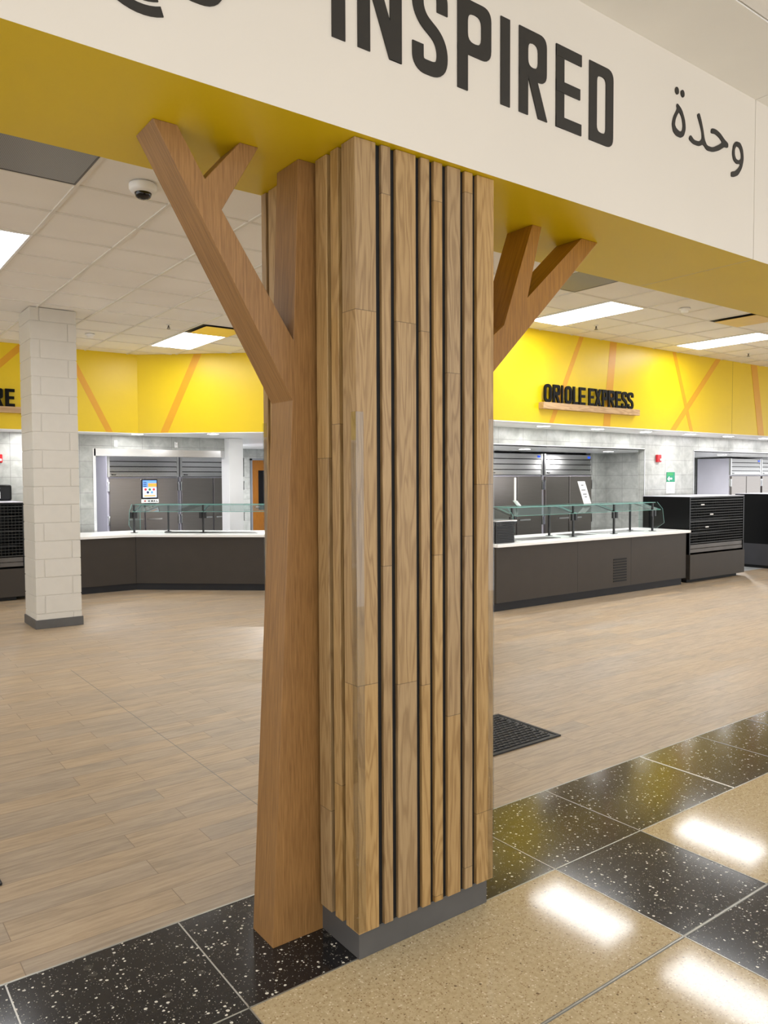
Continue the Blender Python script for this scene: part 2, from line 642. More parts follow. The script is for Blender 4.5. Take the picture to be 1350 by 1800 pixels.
def mk_tilewall():
    k = NT('grey_wall_tile')
    co = k.obj()
    sp = k.n('ShaderNodeSeparateXYZ')
    k.l(co, sp.inputs[0])
    cb = k.n('ShaderNodeCombineXYZ')
    k.l(k.math('ADD', sp.outputs[0], sp.outputs[1]), cb.inputs[0])
    k.val(cb.inputs[1], k.math('ADD', sp.outputs[2], 0.04))
    bk = k.n('ShaderNodeTexBrick')
    k.l(cb.outputs[0], bk.inputs['Vector'])
    bk.offset = 0.0
    bk.inputs['Color1'].default_value = (0, 0, 0, 1)
    bk.inputs['Color2'].default_value = (1, 1, 1, 1)
    bk.inputs['Mortar'].default_value = (0.5, 0.5, 0.5, 1)
    bk.inputs['Scale'].default_value = 1.0
    bk.inputs['Mortar Size'].default_value = 0.003
    bk.inputs['Brick Width'].default_value = 0.5
    bk.inputs['Row Height'].default_value = 0.25
    nz = k.noise(co, 6, 5, 0.6, 0.5)
    col = k.ramp(nz, [(0.3, lin((152, 154, 150))), (0.7, lin((186, 188, 184)))])
    sc = k.n('ShaderNodeSeparateColor')
    k.l(bk.outputs['Color'], sc.inputs[0])
    hs = k.n('ShaderNodeHueSaturation')
    k.l(col, hs.inputs['Color'])
    k.val(hs.inputs['Value'], k.math('ADD', 0.96, k.math('MULTIPLY', sc.outputs[0], 0.08)))
    out = k.mix(bk.outputs['Fac'], hs.outputs[0], lin((128, 128, 125)))
    k.l(out, k.b.inputs['Base Color'])
    k.set(0.35, 0, 0.5)
    return k.m


def mk_ceiltile():
    k = NT('mineral_ceiling_tile')
    co = k.obj()
    n1 = k.noise(co, 180, 3, 0.8)
    n2 = k.noise(co, 1.1, 2)
    f = k.math('ADD', k.math('MULTIPLY', n1, 0.35), k.math('MULTIPLY', n2, 0.65))
    k.l(k.ramp(f, [(0.3, lin((236, 232, 226))), (0.7, lin((246, 243, 238)))]), k.b.inputs['Base Color'])
    k.set(0.85, 0, 0.3)
    k.bump(n1, 0.25, 0.001)
    return k.m


def mk_perf():
    k = NT('perforated_grey_metal')
    co = k.obj()
    v = k.n('ShaderNodeTexVoronoi', feature='F1')
    k.l(co, v.inputs['Vector'])
    v.inputs['Scale'].default_value = 110
    v.inputs['Randomness'].default_value = 0.0
    hit = k.math('LESS_THAN', v.outputs['Distance'], 0.30)
    k.l(k.mix(hit, lin((150, 150, 150)), lin((40, 40, 40))), k.b.inputs['Base Color'])
    k.set(0.35, 0.5)
    return k.m


M['plank'] = mk_plank()
M['terrazzo_black'] = mk_terrazzo('black_terrazzo', True)
M['terrazzo_tan'] = mk_terrazzo('tan_terrazzo', False)
M['tilewall'] = mk_tilewall()
M['ceiltile'] = mk_ceiltile()
M['perf'] = mk_perf()
M['plaque'] = paint('plaque_panel', (226, 196, 120), 0.3, 0.3, var=0.03)  # metal plaque; the yellow wall's reflection is put into its base colour
M['kitchen_floor'] = paint('kitchen_floor_grey', (196, 200, 204), 0.35, var=0.06, vs=20)

XL, XR = -7.0, 22.0
ZC = 3.565
# ---------------------------------------------------------------- floor
YS0, YS1 = 2.14, 2.727
mb = MB()
mb.prism([(XL, YS1), (XR, YS1), (XR, 7.15), (6.7, 7.15), (6.7, 10.0), (4.1, 11.9), (XL, 11.9)], lambda p: Vector((p[0], p[1], 0)), (0, 0, -0.1))
struct(mb, 'floor', M['plank'])
mb = MB()
mb.prism([(XR, 7.15), (XR, 18), (XL, 18), (XL, 11.9), (4.1, 11.9), (6.7, 10.0), (6.7, 7.15)], lambda p: Vector((p[0], p[1], 0)), (0, 0, -0.1))
struct(mb, 'floor', M['kitchen_floor'])
mb = MB()
xs = [XL, -3.58, -2.99, -1.56, -0.97, 0.465, 1.055, 2.481, 3.076, 4.51, 5.10, 6.53, 7.12, 8.55, 9.14, XR]
mb.box(XL, XR, YS0, YS1, -0.1, 0, 1)
for i, (a, b) in enumerate(zip(xs, xs[1:])):
    dark = (b - a) < 0.7
    mb.box(a, b, -4.0, YS0, -0.1, 0, 1 if dark else 0)
struct(mb, 'floor', [M['terrazzo_tan'], M['terrazzo_black']])
mb = MB()
T = 0.0012
mb.box(XL, XR, YS1 - 0.004, YS1 + 0.004, -0.01, T, 0)
mb.box(XL, XR, YS0 - 0.0025, YS0 + 0.0025, -0.01, T, 0)
for x in (-2.99, -0.97, 0.465, 1.055, 2.481, 3.076, 4.51, 5.10, 6.53, 7.12):
    mb.box(x - 0.0025, x + 0.0025, -4.0 if True else YS0, YS0 if False else YS1, -0.01, T, 0)
mb.box(3.899, 3.911, YS0, YS1, -0.01, T, 1)
mb.box(1.75, 1.755, YS0, YS1, -0.01, T, 0)
mb.box(XL, XR, 1.534, 1.546, -0.01, T * 0.8, 2)
mb.box(XL, XR, 1.538, 1.542, -0.01, T, 0)
struct(mb, 'trim_1', [M['zinc'], M['joint'], M['joint_grey']])
mb = MB()
mb.box(1.776, 1.780, YS1 + 0.004, 7.0, -0.01, 0.0006, 0)
struct(mb, 'trim_2', [M['joint_grey']])

# ---------------------------------------------------------------- header beam with cream fascia and yellow underside
mb = MB()
for a, b in ((XL, 3.8985), (3.9025, XR)):
    mb.box(a, b, 2.08, 2.755, 2.766, ZC + 0.15, 0, ms=(0, 0, 0, 1, 1, 0))
mb.box(XL + .01, XR - .01, 2.086, 2.75, 2.772, ZC + 0.14, 2)
struct(mb, 'wall_header', [M['cream'], M['yellow'], M['seam']])

# ceilings
mb = MB()
mb.box(XL, XR, 2.755, 12.2, ZC + 0.006, ZC + 0.1)
struct(mb, 'ceiling', M['ceiltile'])
P = 0.615
mb = MB()
x = 1.44 - P * 13
while x < 17:
    mb.box(x - 0.012, x + 0.012, 2.755, 12.0, ZC - 0.003, ZC + 0.008)
    x += P
y = 5.27 - P * 4
while y < 12:
    if y > 2.76:
        mb.box(XL, XR, y - 0.012, y + 0.012, ZC - 0.002, ZC + 0.008)
    y += P
struct(mb, 'trim_3', M['grid'])
mb = MB()
for a, b in ((XL, 3.8985), (3.9025, XR)):
    mb.box(a, b, 1.707, 2.08, ZC, ZC + 0.1)
struct(mb, 'ceiling', M['ceil_white'])
mb = MB()
mb.box(XL, XR, -4.0, 1.700, ZC + 0.004, ZC + 0.1)
struct(mb, 'ceiling', M['ceiltile'])

# ---------------------------------------------------------------- yellow bulkheads and the kitchen shell
ZB = 2.38
YR, YLW = 6.85, 11.77
D0, D1 = Vector((4.05, YLW)), Vector((6.72, 9.42))
ddir = (D1 - D0).normalized()
dnor = Vector((-ddir.y, ddir.x)) * -1            # towards the room (south-west)
if dnor.x > 0:
    dnor = -dnor


def stripes(mb, org, ux, nout, items):
    """painted bands on a vertical face: (u_top, u_bottom, width)"""
    for k, (ut, ub, w) in enumerate(items):
        e = 0.0012 + 0.0006 * k
        q = [(ub - w / 2, ZB + 0.004), (ub + w / 2, ZB + 0.004), (ut + w / 2, ZC - 0.002), (ut - w / 2, ZC - 0.002)]
        mb.prism(q, lambda p: Vector((org.x + ux.x * p[0], org.y + ux.y * p[0], p[1])), (nout.x * e, nout.y * e, 0), 1)


mb = MB()
mb.box(6.6, XR, YR, YR + 0.12, ZB, ZC + 0.02, 0)
stripes(mb, Vector((0, YR)), Vector((1, 0)), Vector((0, -1)), [(8.42, 7.82, .085), (9.11, 8.97, .15), (10.58, 11.07, .085), (11.81, 10.57, .14), (12.92, 13.19, .2), (14.6, 14.2, .12)])
mb.box(12.247, 12.252, YR - 0.001, YR + 0.01, ZB, ZC, 2)
struct(mb, 'wall_right', [M['yellow'], M['stripe'], M['seam']])
mb = MB()
mb.box(XL, 4.05, YLW, YLW + 0.12, ZB, ZC + 0.02, 0)
stripes(mb, Vector((0, YLW)), Vector((1, 0)), Vector((0, -1)), [(3.02, 3.615, .10), (2.44, 1.24, .12), (0.6, 1.1, .1)])
struct(mb, 'wall_left', [M['yellow'], M['stripe'], M['seam']])
mb = MB()
q = [D0, D1, D1 - dnor * 0.12, D0 - dnor * 0.12]
mb.prism([(p.x, p.y) for p in q], lambda p: Vector((p[0], p[1], ZB)), (0, 0, ZC + 0.02 - ZB), 0)
L = (D1 - D0).length
stripes(mb, D0, ddir, dnor, [(0.95, 0.41, .12), (2.5, 3.1, .12)])
struct(mb, 'wall_middle', [M['yellow'], M['stripe'], M['seam']])
mb = MB()
mb.box(6.6, 6.75, YR + 0.121, 10.4, 0, ZC)
struct(mb, 'wall_return', M['cream'])

# soffit over the kitchen (white), all behind the bulkheads
mb = MB()
mb.prism([(6.76, YR + 0.121), (XR, YR + 0.121), (XR, 17.5), (XL, 17.5), (XL, YLW + 0.121), (4.1, YLW + 0.121), (6.59, 9.72), (6.59, 10.45), (6.76, 10.45)], lambda p: Vector((p[0], p[1], ZB + 0.004)), (0, 0, 0.1))
struct(mb, 'ceiling', M['white'])
mb = MB()
mb.box(6.76, XR, YR - 0.004, YR + 0.118, ZB - 0.012, ZB - 0.001, 0)
mb.box(XL, 4.05, YLW - 0.004, YLW + 0.118, ZB - 0.012, ZB - 0.001, 0)
mb.prism([tuple(p) for p in (D0 + dnor * .004, D1 + dnor * .004, D1 - dnor * .118, D0 - dnor * .118)], lambda p: Vector((p[0], p[1], ZB - 0.012)), (0, 0, 0.011))
struct(mb, 'trim_4', M['white'])

# right kitchen walls
ZA = 2.135
mb = MB()
mb.box(6.76, XR, 7.75, 7.87, ZA, ZB + 0.003)
mb.box(11.154, 12.60, 7.75, 7.87, 0, ZA)
struct(mb, 'wall_back', M['tilewall'])
mb = MB()
for a, b in ((6.9, 11.154), (12.60, 17.6)):
    mb.box(a, b, 7.742, 7.752, ZA - 0.012, ZA + 0.014)
    mb.box(a, b, 7.742, 7.88, ZA - 0.012, ZA - 0.001)
mb.box(11.144, 11.160, 7.742, 7.7505, 0, ZA)
mb.box(12.592, 12.612, 7.742, 7.88, 0, ZA)
struct(mb, 'trim_5', M['steel'])
mb = MB()
mb.box(6.76, 12.5, 7.88, 10.4, ZA, ZA + 0.05)
mb.box(12.5, XR, 7.88, 10.4, ZA, ZA + 0.05)
struct(mb, 'ceiling', M['white'])
mb = MB()
mb.box(12.40, 12.50, 7.87, 10.35, 0, ZA)
mb.box(11.90, 12.40, 9.45, 9.55, 0, ZA)
mb.box(12.5, XR, 10.3, 10.4, 0, ZA)
mb.box(6.76, 12.4, 10.3, 10.4, 0, ZA)
struct(mb, 'wall_back', M['tilewall'])

# left kitchen walls
mb = MB()
mb.box(XL, 3.62, 12.6, 12.72, 0, ZB + 0.003)
mb.box(3.62, 5.86, 12.6, 12.72, 2.165, ZB + 0.003)
struct(mb, 'wall_back', M['tilewall'])
mb = MB()
mb.box(3.62, 5.86, 12.592, 12.73, 2.05, 2.165)
mb.box(3.60, 3.645, 12.592, 12.74, 0, 2.17)
mb.box(3.605, 3.625, 12.74, 14.6, 0, 2.17, 1)
struct(mb, 'trim_6', [M['steel'], M['steel_side']])
mb = MB()
mb.box(3.2, 7.2, 14.98, 15.08, 0, ZB)
mb.box(7.2, XR, 16.5, 16.6, 0, ZB)
mb.box(7.1, 7.2, 14.98, 16.6, 0, ZB)
struct(mb, 'wall_back', M['tilewall'])
mb = MB()
mb.box(5.86, 6.13, 12.42, 12.73, 0, ZB)
struct(mb, 'trim_7', M['white'], bevel=0.004)

# ---------------------------------------------------------------- door beyond the left kitchen
t = thing('service_door', 'orange wood door with dark narrow window beyond the white post', 'door', (8.75, 16.48, 0))
MB().box(8.34, 9.25, 16.44, 16.495, 0, 2.12).build('door_leaf', M['door_orange'], t)
MB().box(8.50, 8.66, 16.43, 16.442, 0.95, 1.88).build('window_pane', M['doorglass'], t)
MB().box(8.31, 8.34, 16.42, 16.5, 0, 2.16).box(9.25, 9.28, 16.42, 16.5, 0, 2.16).box(8.31, 9.28, 16.42, 16.5, 2.12, 2.16).build('door_frame', M['plastic_grey'], t)
MB().tube((8.40, 16.40, 1.02), (8.52, 16.40, 1.02), 0.012).tube((8.41, 16.40, 1.02), (8.41, 16.445, 1.02), 0.01).build('door_handle', M['chrome'], t)

# ---------------------------------------------------------------- slatted oak column
t = thing('slatted_column', 'column clad in vertical oak slats of mixed widths over a grey plinth', 'column', (1.77, 2.42, 0))
MB().box(1.475, 2.050, 2.118, 2.722, 0.105, 2.764).build('core', M['black'], t)
MB().box(1.467, 2.072, 2.130, 2.735, 0, 0.125).build('plinth', M['basegrey'], t, bevel=0.002)
ZS0, ZS1 = 0.108, 2.7645


def slat(x0, x1, y0, y1, name='slat'):
    MB().box(x0, x1, y0, y1, ZS0, ZS1).build(name, M['oak_slat'], t, bevel=0.0018)


slat(1.447, 1.532, 2.102, 2.181, 'corner_slat')
for a, b in ((1.5555, 1.5935), (1.6165, 1.7025), (1.7245, 1.764), (1.784, 1.8235), (1.847, 1.9095), (1.9305, 1.970)):
    slat(a, b, 2.102, 2.1185)
slat(1.9915, 2.077, 2.102, 2.181, 'corner_slat')
for a, b in ((2.204, 2.250), (2.274, 2.346), (2.545, 2.692)):
    slat(1.447, 1.4755, a, b)
slat(1.447, 1.53, 2.712, 2.749, 'corner_slat')
for a, b in ((2.204, 2.25), (2.274, 2.346), (2.55, 2.60), (2.62, 2.69)):
    slat(2.0495, 2.077, a, b)
for a, b in ((1.56, 1.62), (1.64, 1.74), (1.77, 1.81), (1.84, 1.93), (1.95, 2.07)):
    slat(a, b, 2.7215, 2.749)
for cx, cy, sx, sy in ((1.447, 2.102, 1, 1), (2.077, 2.102, -1, 1), (1.447, 2.749, 1, -1)):
    g = MB()
    th = 0.0025
    x0, x1 = sorted((cx - sx * th, cx + sx * 0.028))
    y0, y1 = sorted((cy - sy * th, cy - sy * 0.0003))
    g.box(x0, x1, y0, y1, 0.115, 1.875)
    x0, x1 = sorted((cx - sx * th, cx - sx * 0.0003))
    y0, y1 = sorted((cy - sy * 0.0003, cy + sy * 0.028))
    g.box(x0, x1, y0, y1, 0.115, 1.875)
    o = g.build('corner_guard', M['plastic_clear'], t)
    o['label'] = 'clear plastic corner guard'

# ---------------------------------------------------------------- tree shaped oak brackets either side
ZT = 2.7655
left = [(1.470, 0), (1.261, 0), (1.360, 1.928), (0.876, ZT), (0.954, ZT), (1.045, 2.619), (1.170, ZT), (1.238, ZT), (1.103, 2.533), (1.367, 2.138), (1.392, ZT), (1.470, ZT)]
right = [(2.082, 0), (2.266, 0), (2.170, 1.942), (3.022, ZT), (2.906, ZT), (2.546, 2.445), (2.633, ZT), (2.574, ZT), (2.400, 2.309), (2.160, 2.12), (2.135, ZT), (2.082, ZT)]
mb = MB()
mb.prism(left, lambda p: Vector((p[0], 2.367, p[1])), (0, 0.153, 0))
tag(mb.build('tree_sculpture', M['oak_trunk'], loc=(1.37, 2.44, 0), bevel=0.0015), 'oak tree shaped trunk with forked branch on the left side of the slatted column', 'sculpture', 'oak tree brackets')
mb = MB()
mb.prism(right, lambda p: Vector((p[0], 2.367, p[1])), (0, 0.153, 0))
tag(mb.build('tree_sculpture', M['oak_trunk'], loc=(2.16, 2.44, 0), bevel=0.0015), 'oak forked branches showing on the right side of the slatted column', 'sculpture', 'oak tree brackets')

# ---------------------------------------------------------------- lettering on the fascia
HZ, HH = 3.035, 0.318
YF = 2.0797
t = thing('wall_lettering', 'large black capitals spelling INSPIRED across the cream fascia', 'lettering', (2.05, YF, HZ))
for ch, x, w in (('I', 1.347, .050), ('N', 1.445, .178), ('S', 1.669, .157), ('P', 1.873, .164), ('I', 2.086, .048), ('R', 2.183, .153), ('E', 2.390, .153), ('D', 2.592, .156)):
    letter('letter', ch, x, HZ, w, HH, .0485, YF, -0.004, M['letter'], t)
t = thing('wall_lettering', 'small black Arabic script at the right end of the cream fascia', 'lettering', (3.5, YF, 3.15))
AR = {
 'TEH': [(3.2116, 3.3544), (3.2481, 3.3361), (3.2733, 3.2953), (3.2802, 3.2561), (3.2662, 3.2217), (3.2447, 3.2073), (3.2086, 3.2069), (3.1821, 3.2203), (3.172, 3.2513), (3.1832, 3.2879), (3.2121, 3.3296), (3.2059, 3.3413)],
 'TEHH': [(3.2279, 3.3204), (3.2488, 3.299), (3.2592, 3.2677), (3.2536, 3.2437), (3.2345, 3.2319), (3.2055, 3.24), (3.1933, 3.2536), (3.1988, 3.2787), (3.2126, 3.3027)],
 'DH': [(3.3715, 3.346), (3.3901, 3.3601), (3.406, 3.3344), (3.4236, 3.2937), (3.4375, 3.2481), (3.4575, 3.2264), (3.5032, 3.2279), (3.5558, 3.2531), (3.5916, 3.2743), (3.5615, 3.2904), (3.528, 3.2982), (3.4898, 3.2926), (3.4945, 3.3172), (3.534, 3.3212), (3.5745, 3.3116), (3.6088, 3.2931), (3.6434, 3.2822), (3.6426, 3.2603), (3.6098, 3.2572), (3.5631, 3.2284), (3.5103, 3.209), (3.458, 3.2039), (3.4252, 3.224), (3.3936, 3.207), (3.3432, 3.2048), (3.3056, 3.2181), (3.32, 3.2417), (3.349, 3.2243), (3.3906, 3.2278), (3.4157, 3.2461), (3.4124, 3.2768), (3.3951, 3.3106)],
 'WAW': [(3.7123, 3.3106), (3.7547, 3.3139), (3.7798, 3.2868), (3.7884, 3.2406), (3.7725, 3.1922), (3.7379, 3.1509), (3.703, 3.1349), (3.6752, 3.1301), (3.6745, 3.1548), (3.7093, 3.1643), (3.744, 3.1893), (3.7605, 3.2117), (3.7223, 3.2027), (3.6939, 3.2143), (3.6819, 3.2444), (3.6905, 3.2868)],
 'WAWH': [(3.7199, 3.2904), (3.7484, 3.2865), (3.7633, 3.2642), (3.7654, 3.2388), (3.743, 3.2238), (3.7175, 3.2251), (3.7043, 3.2425), (3.7036, 3.268)]}


def chaikin(p, n=2):
    p = [Vector(q) for q in p]
    for _ in range(n):
        o = []
        for i in range(len(p)):
            a, b = p[i], p[(i + 1) % len(p)]
            o += [a * .82 + b * .18, a * .18 + b * .82]
        p = o
    return p


def ell(cx, cz, rx, rz, n=16):
    return [Vector((cx + rx * math.cos(2 * math.pi * i / n), cz + rz * math.sin(2 * math.pi * i / n))) for i in range(n)]


for out, hole in (('TEH', 'TEHH'), ('DH', None), ('WAW', 'WAWH')):
    mb = MB()
    mb.prism(chaikin(AR[out]), lambda p: Vector((p[0], YF, p[1])), (0, -0.004, 0), 0, [chaikin(AR[hole])] if hole else [])
    mb.build('letter', M['letter'], t)
for cx, cz in ((3.2083, 3.4085), (3.2530, 3.4081)):
    MB().prism(ell(cx, cz, .0145, .0165), lambda p: Vector((p[0], YF, p[1])), (0, -0.004, 0)).build('dot', M['letter'], t)
# the emblem and word before INSPIRED: only their feet reach into the frame
t = thing('wall_emblem', 'black concentric arc emblem cut by the top edge of the frame, left', 'lettering', (0.78, YF, 3.0))
for r0 in (0.1475, 0.1095, 0.0715, 0.0335):
    arc = [Vector((0.745 + r0 * math.cos(a), 3.055 + r0 * math.sin(a))) for a in [math.radians(-68 - 160 * i / 24) for i in range(25)]]
    MB().prism(stroke(arc, 0.026), lambda p: Vector((p[0], YF, p[1])), (0, -0.004, 0)).build('arc_band', M['letter'], t)
t = thing('wall_lettering', 'black rounded letter foot at the top edge of the frame before the large capitals', 'lettering', (0.95, YF, 2.98))
letter('letter', 'S', 0.828, 2.978, .157, HH, .0485, YF, -0.004, M['letter'], t)

# ---------------------------------------------------------------- painted block column
t = thing('block_column', 'free standing column of painted grey concrete blocks on the wood floor', 'column', (2.215, 9.43, 0))
mb = MB()
bx0, bx1, by0, by1 = 1.975, 2.462, 9.160, 9.700
mb.box(bx0 + .006, bx1 - .006, by0 + .006, by1 - .006, 0, ZC)
z = 0.164 - 0.2032
k = 0
while z < ZC:
    a, b = max(z + .005, 0), min(z + .2032 - .005, ZC - .001)
    xj = bx0 + .095 if k % 2 else bx1 - .095
    mb.box(bx0, xj - .005, by0, by1, a, b)
    mb.box(xj + .005, bx1, by0, by1, a, b)
    z += .2032
    k += 1
mb.build('block_shaft', M['block'], t, bevel=0.002)
MB().box(bx0 - .014, bx1 + .014, by0 - .014, by1 + .014, 0, 0.10).build('baseboard', M['basegrey'], t, bevel=0.003)

# ---------------------------------------------------------------- ceiling fittings


def troffer(x0, y0, label, mat='lamp', long_y=True, z=ZC, grp='rectangular ceiling light panels'):
    lx, ly = (P, 2 * P) if long_y else (2 * P, P)
    t = thing('ceiling_light', label, 'light', (x0 + lx / 2, y0 + ly / 2, z), grp)
    x1, y1 = x0 + lx, y0 + ly
    f = MB()
    w = 0.022
    for q in ((x0, x1, y0, y0 + w), (x0, x1, y1 - w, y1), (x0, x0 + w, y0 + w, y1 - w), (x1 - w, x1, y0 + w, y1 - w)):
        f.box(*q, z - 0.008, z + 0.005)
    f.build('frame', M['white'], t)
    MB().box(x0 + w, x1 - w, y0 + w, y1 - w, z - 0.004, z + 0.002).build('diffuser', M[mat], t)


gx = lambda i: 1.44 + P * i
gy = lambda j: 5.27 + P * j
troffer(gx(-1), gy(2), 'bright ceiling panel cut by the left edge of the photo')
troffer(gx(4), gy(7), 'bright ceiling panel near the yellow wall, left of the slatted column')
troffer(gx(9), gy(0), 'bright ceiling panel just right of the oak branches')
troffer(gx(14), gy(0), 'bright ceiling panel at the right edge, above the green poster wall')
troffer(gx(9), gy(-3), 'bright ceiling panel hidden behind the header beam, mirrored in the tan terrazzo')
troffer(gx(4), gy(2), 'bright ceiling panel hidden behind the slatted column')
troffer(gx(14), gy(-3), 'ceiling panel behind the header beam far to the right')
troffer(gx(-6), gy(4), 'ceiling panel far to the left outside the photo')
for i, xx in enumerate((-3.2, -0.4, 2.4, 5.2, 8.0)):
    troffer(xx, -1.6, 'corridor ceiling panel behind the viewer, number %s from the left' % ('one', 'two', 'three', 'four', 'five')[i], 'hall_lamp', True, ZC + .004, 'corridor light panels')


def grille(i, j, label):
    t = thing('return_grille', label, 'vent', (gx(i) + P / 2, gy(j) + P / 2, ZC), 'grey perforated ceiling grilles')
    x0, x1, y0, y1 = gx(i) + .012, gx(i + 1) - .012, gy(j) + .012, gy(j + 1) - .012
    MB().box(x0, x1, y0, y1, ZC - .002, ZC + .005).build('perforated_panel', M['perf'], t)
    f = MB()
    for q in ((x0, x1, y0, y0 + .01), (x0, x1, y1 - .01, y1), (x0, x0 + .01, y0 + .01, y1 - .01), (x1 - .01, x1, y0 + .01, y1 - .01)):
        f.box(*q, ZC - .004, ZC + .001)
    f.build('frame', M['tray'], t)


grille(-1, -1, 'grey perforated ceiling grille at the upper left beside the yellow beam')
grille(7, -1, 'grey perforated ceiling grille right of the oak branches')


def plaque(i, j, label):
    t = thing('supply_diffuser', label, 'vent', (gx(i) + P / 2, gy(j) + P / 2, ZC), 'square plaque ceiling diffusers')
    x0, x1, y0, y1 = gx(i) + .012, gx(i + 1) - .012, gy(j) + .012, gy(j + 1) - .012
    MB().box(x0, x1, y0, y1, ZC - .001, ZC + .005).build('dark_throat', M['black'], t)
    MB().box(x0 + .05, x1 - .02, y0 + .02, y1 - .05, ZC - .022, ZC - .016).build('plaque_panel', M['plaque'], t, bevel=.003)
    MB().tube((x0 + P / 2, y0 + P / 2, ZC - .018), (x0 + P / 2, y0 + P / 2, ZC), .02).build('hanger', M['blackmetal'], t)


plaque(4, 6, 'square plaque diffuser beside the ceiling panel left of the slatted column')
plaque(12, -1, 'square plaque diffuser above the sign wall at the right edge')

t = thing('security_camera', 'white round dome camera on the ceiling left of the oak branch', 'camera', (1.78, 5.0, ZC))
MB().lathe((1.78, 5.0, ZC), [(0, .0), (.085, .0), (.088, -.012), (.088, -.035), (.076, -.052), (.05, -.058), (0, -.058)], 28).build('housing', M['white'], t)
MB().lathe((1.78, 5.0, ZC - .056), [(.054, 0), (.052, -.012), (.046, -.026), (.03, -.036), (0, -.04)], 24).build('lens_dome', M['lens'], t)
MB().lathe((1.78, 5.0, ZC - .088), [(.022, 0), (.020, -.008), (0, -.012)], 16).build('lens', M['plastic_clear'], t)


def smoke(x, y, label):
    t = thing('smoke_detector', label, 'detector', (x, y, ZC), 'smoke detectors')
    MB().lathe((x, y, ZC), [(0, 0), (.062, 0), (.062, -.012), (.055, -.022), (0, -.022)], 20).build('base', M['white'], t)
    MB().lathe((x, y, ZC - .022), [(.045, 0), (.042, -.018), (.03, -.026), (0, -.027)], 20).build('sensor_cap', M['white'], t)


smoke(2.98, 10.44, 'white smoke detector on the ceiling right of the block column')
smoke(7.98, 5.04, 'white smoke detector on the ceiling below the yellow beam, upper right')


def sprinkler(x, y, label):
    t = thing('fire_sprinkler', label, 'sprinkler', (x, y, ZC), 'ceiling sprinklers')
    MB().lathe((x, y, ZC), [(0, 0), (.03, 0), (.028, -.006), (0, -.007)], 14).build('escutcheon', M['white'], t)
    MB().tube((x, y, ZC - .006), (x, y, ZC - .035), .009, 8).box(x - .014, x - .009, y - .003, y + .003, ZC - .05, ZC - .025).box(x + .009, x + .014, y - .003, y + .003, ZC - .05, ZC - .025).build('nozzle', M['tray'], t)
    MB().lathe((x, y, ZC - .048), [(0, 0), (.024, 0), (.024, -.003), (0, -.003)], 12).build('deflector', M['tray'], t)


sprinkler(3.59, 9.27, 'ceiling sprinkler near the panel left of the slatted column')
sprinkler(7.95, 6.24, 'ceiling sprinkler beyond the long panel right of the oak branches')
sprinkler(11.62, 6.25, 'ceiling sprinkler near the right edge panel')


def downlight(x, y, label, z=ZB + .004, w=None, grp='round recessed downlights'):
    t = thing('downlight', label, 'light', (x, y, z), grp)
    r = MB()
    r.lathe((x, y, z), [(.088, -.003), (.110, -.004), (.110, 0), (.088, 0), (.088, -.003)], 24)
    r.build('trim_ring', M['white'], t)
    MB().lathe((x, y, z), [(0, -.0075), (.07, -.006), (.088, -.0035), (.088, -.001), (0, -.001)], 24).build('lens', M['down'], t)
    ld = bpy.data.lights.new('downlight_bulb', 'AREA')
    ld.shape = 'DISK'
    ld.size = .13
    ld.energy = DOWN if w is None else w
    ld.color = (1.0, .985, .97)
    lo = bpy.data.objects.new('bulb', ld)
    COL.objects.link(lo)
    lo.parent = t
    lo.location = (0, 0, -.014)


for x, lb in ((7.0, 'recessed downlight in the soffit hidden behind the slatted column'), (8.2, 'recessed downlight in the soffit below the left end of the right sign'), (9.38, 'recessed downlight in the soffit below the right end of the right sign'), (10.57, 'recessed downlight in the soffit left of the red fire alarm'), (11.79, 'recessed downlight in the soffit right of the green poster'), (12.98, 'recessed downlight in the soffit above the right hand display case'), (14.2, 'recessed downlight in the soffit at the right edge of the photo'), (15.4, 'recessed downlight outside the right edge of the photo')):
    downlight(x, 7.32, lb)
downlight(4.16, 12.12, 'recessed downlight in the soffit left of the white post, nearest the block column')
downlight(5.12, 11.42, 'recessed downlight in the soffit just left of the white post')
downlight(2.6, 12.2, 'recessed downlight in the soffit behind the block column')
downlight(0.9, 12.2, 'recessed downlight in the soffit outside the left edge')
downlight(6.45, 11.1, 'recessed downlight in the soffit behind the oak trunk')
downlight(7.9, 14.6, 'added fill downlight before the orange door', w=60)  # added lamp, no fitting seen here; brightens the deep area behind the post
downlight(11.45, 8.7, 'recessed downlight inside the alcove by the paper sign', ZA, 9)
downlight(9.3, 8.7, 'recessed downlight inside the alcove above the refrigerators', ZA, 6)
downlight(15.2, 8.7, 'added fill downlight inside the far right alcove', ZA, 34)  # added unseen lamp, placed to brighten the refrigerator's side panel
downlight(3.95, 13.4, 'added fill downlight inside the left refrigerator recess', ZB + .004, 12)  # added unseen lamp, set left of the cabinet to light its side

# ---------------------------------------------------------------- wall signs
t = thing('wall_sign', 'black raised capitals standing on an oak ledge, right yellow wall', 'sign', (8.59, YR, 2.56))
MB().box(7.575, 9.62, 6.765, YR - .001, 2.556, 2.640).build('ledge', M['oak_ledge'], t, bevel=.003)
for ch, a, b in zip('ORIOLEEXPRESS', (7.621, 7.79, 7.955, 8.025, 8.187, 8.311, 8.509, 8.641, 8.797, 8.93, 9.099, 9.232, 9.372), (7.766, 7.93, 7.988, 8.165, 8.294, 8.442, 8.623, 8.779, 8.912, 9.08, 9.219, 9.362, 9.505)):
    letter('letter', ch, a, 2.6402, b - a, .238, .041, 6.79, .018, M['signblack'], t)
t = thing('wall_sign', 'black raised capitals ending RE on an oak ledge, left yellow wall', 'sign', (1.6, YLW, 2.6))
MB().box(0.4, 2.62, 11.685, YLW - .001, 2.600, 2.684).build('ledge', M['oak_ledge'], t, bevel=.003)
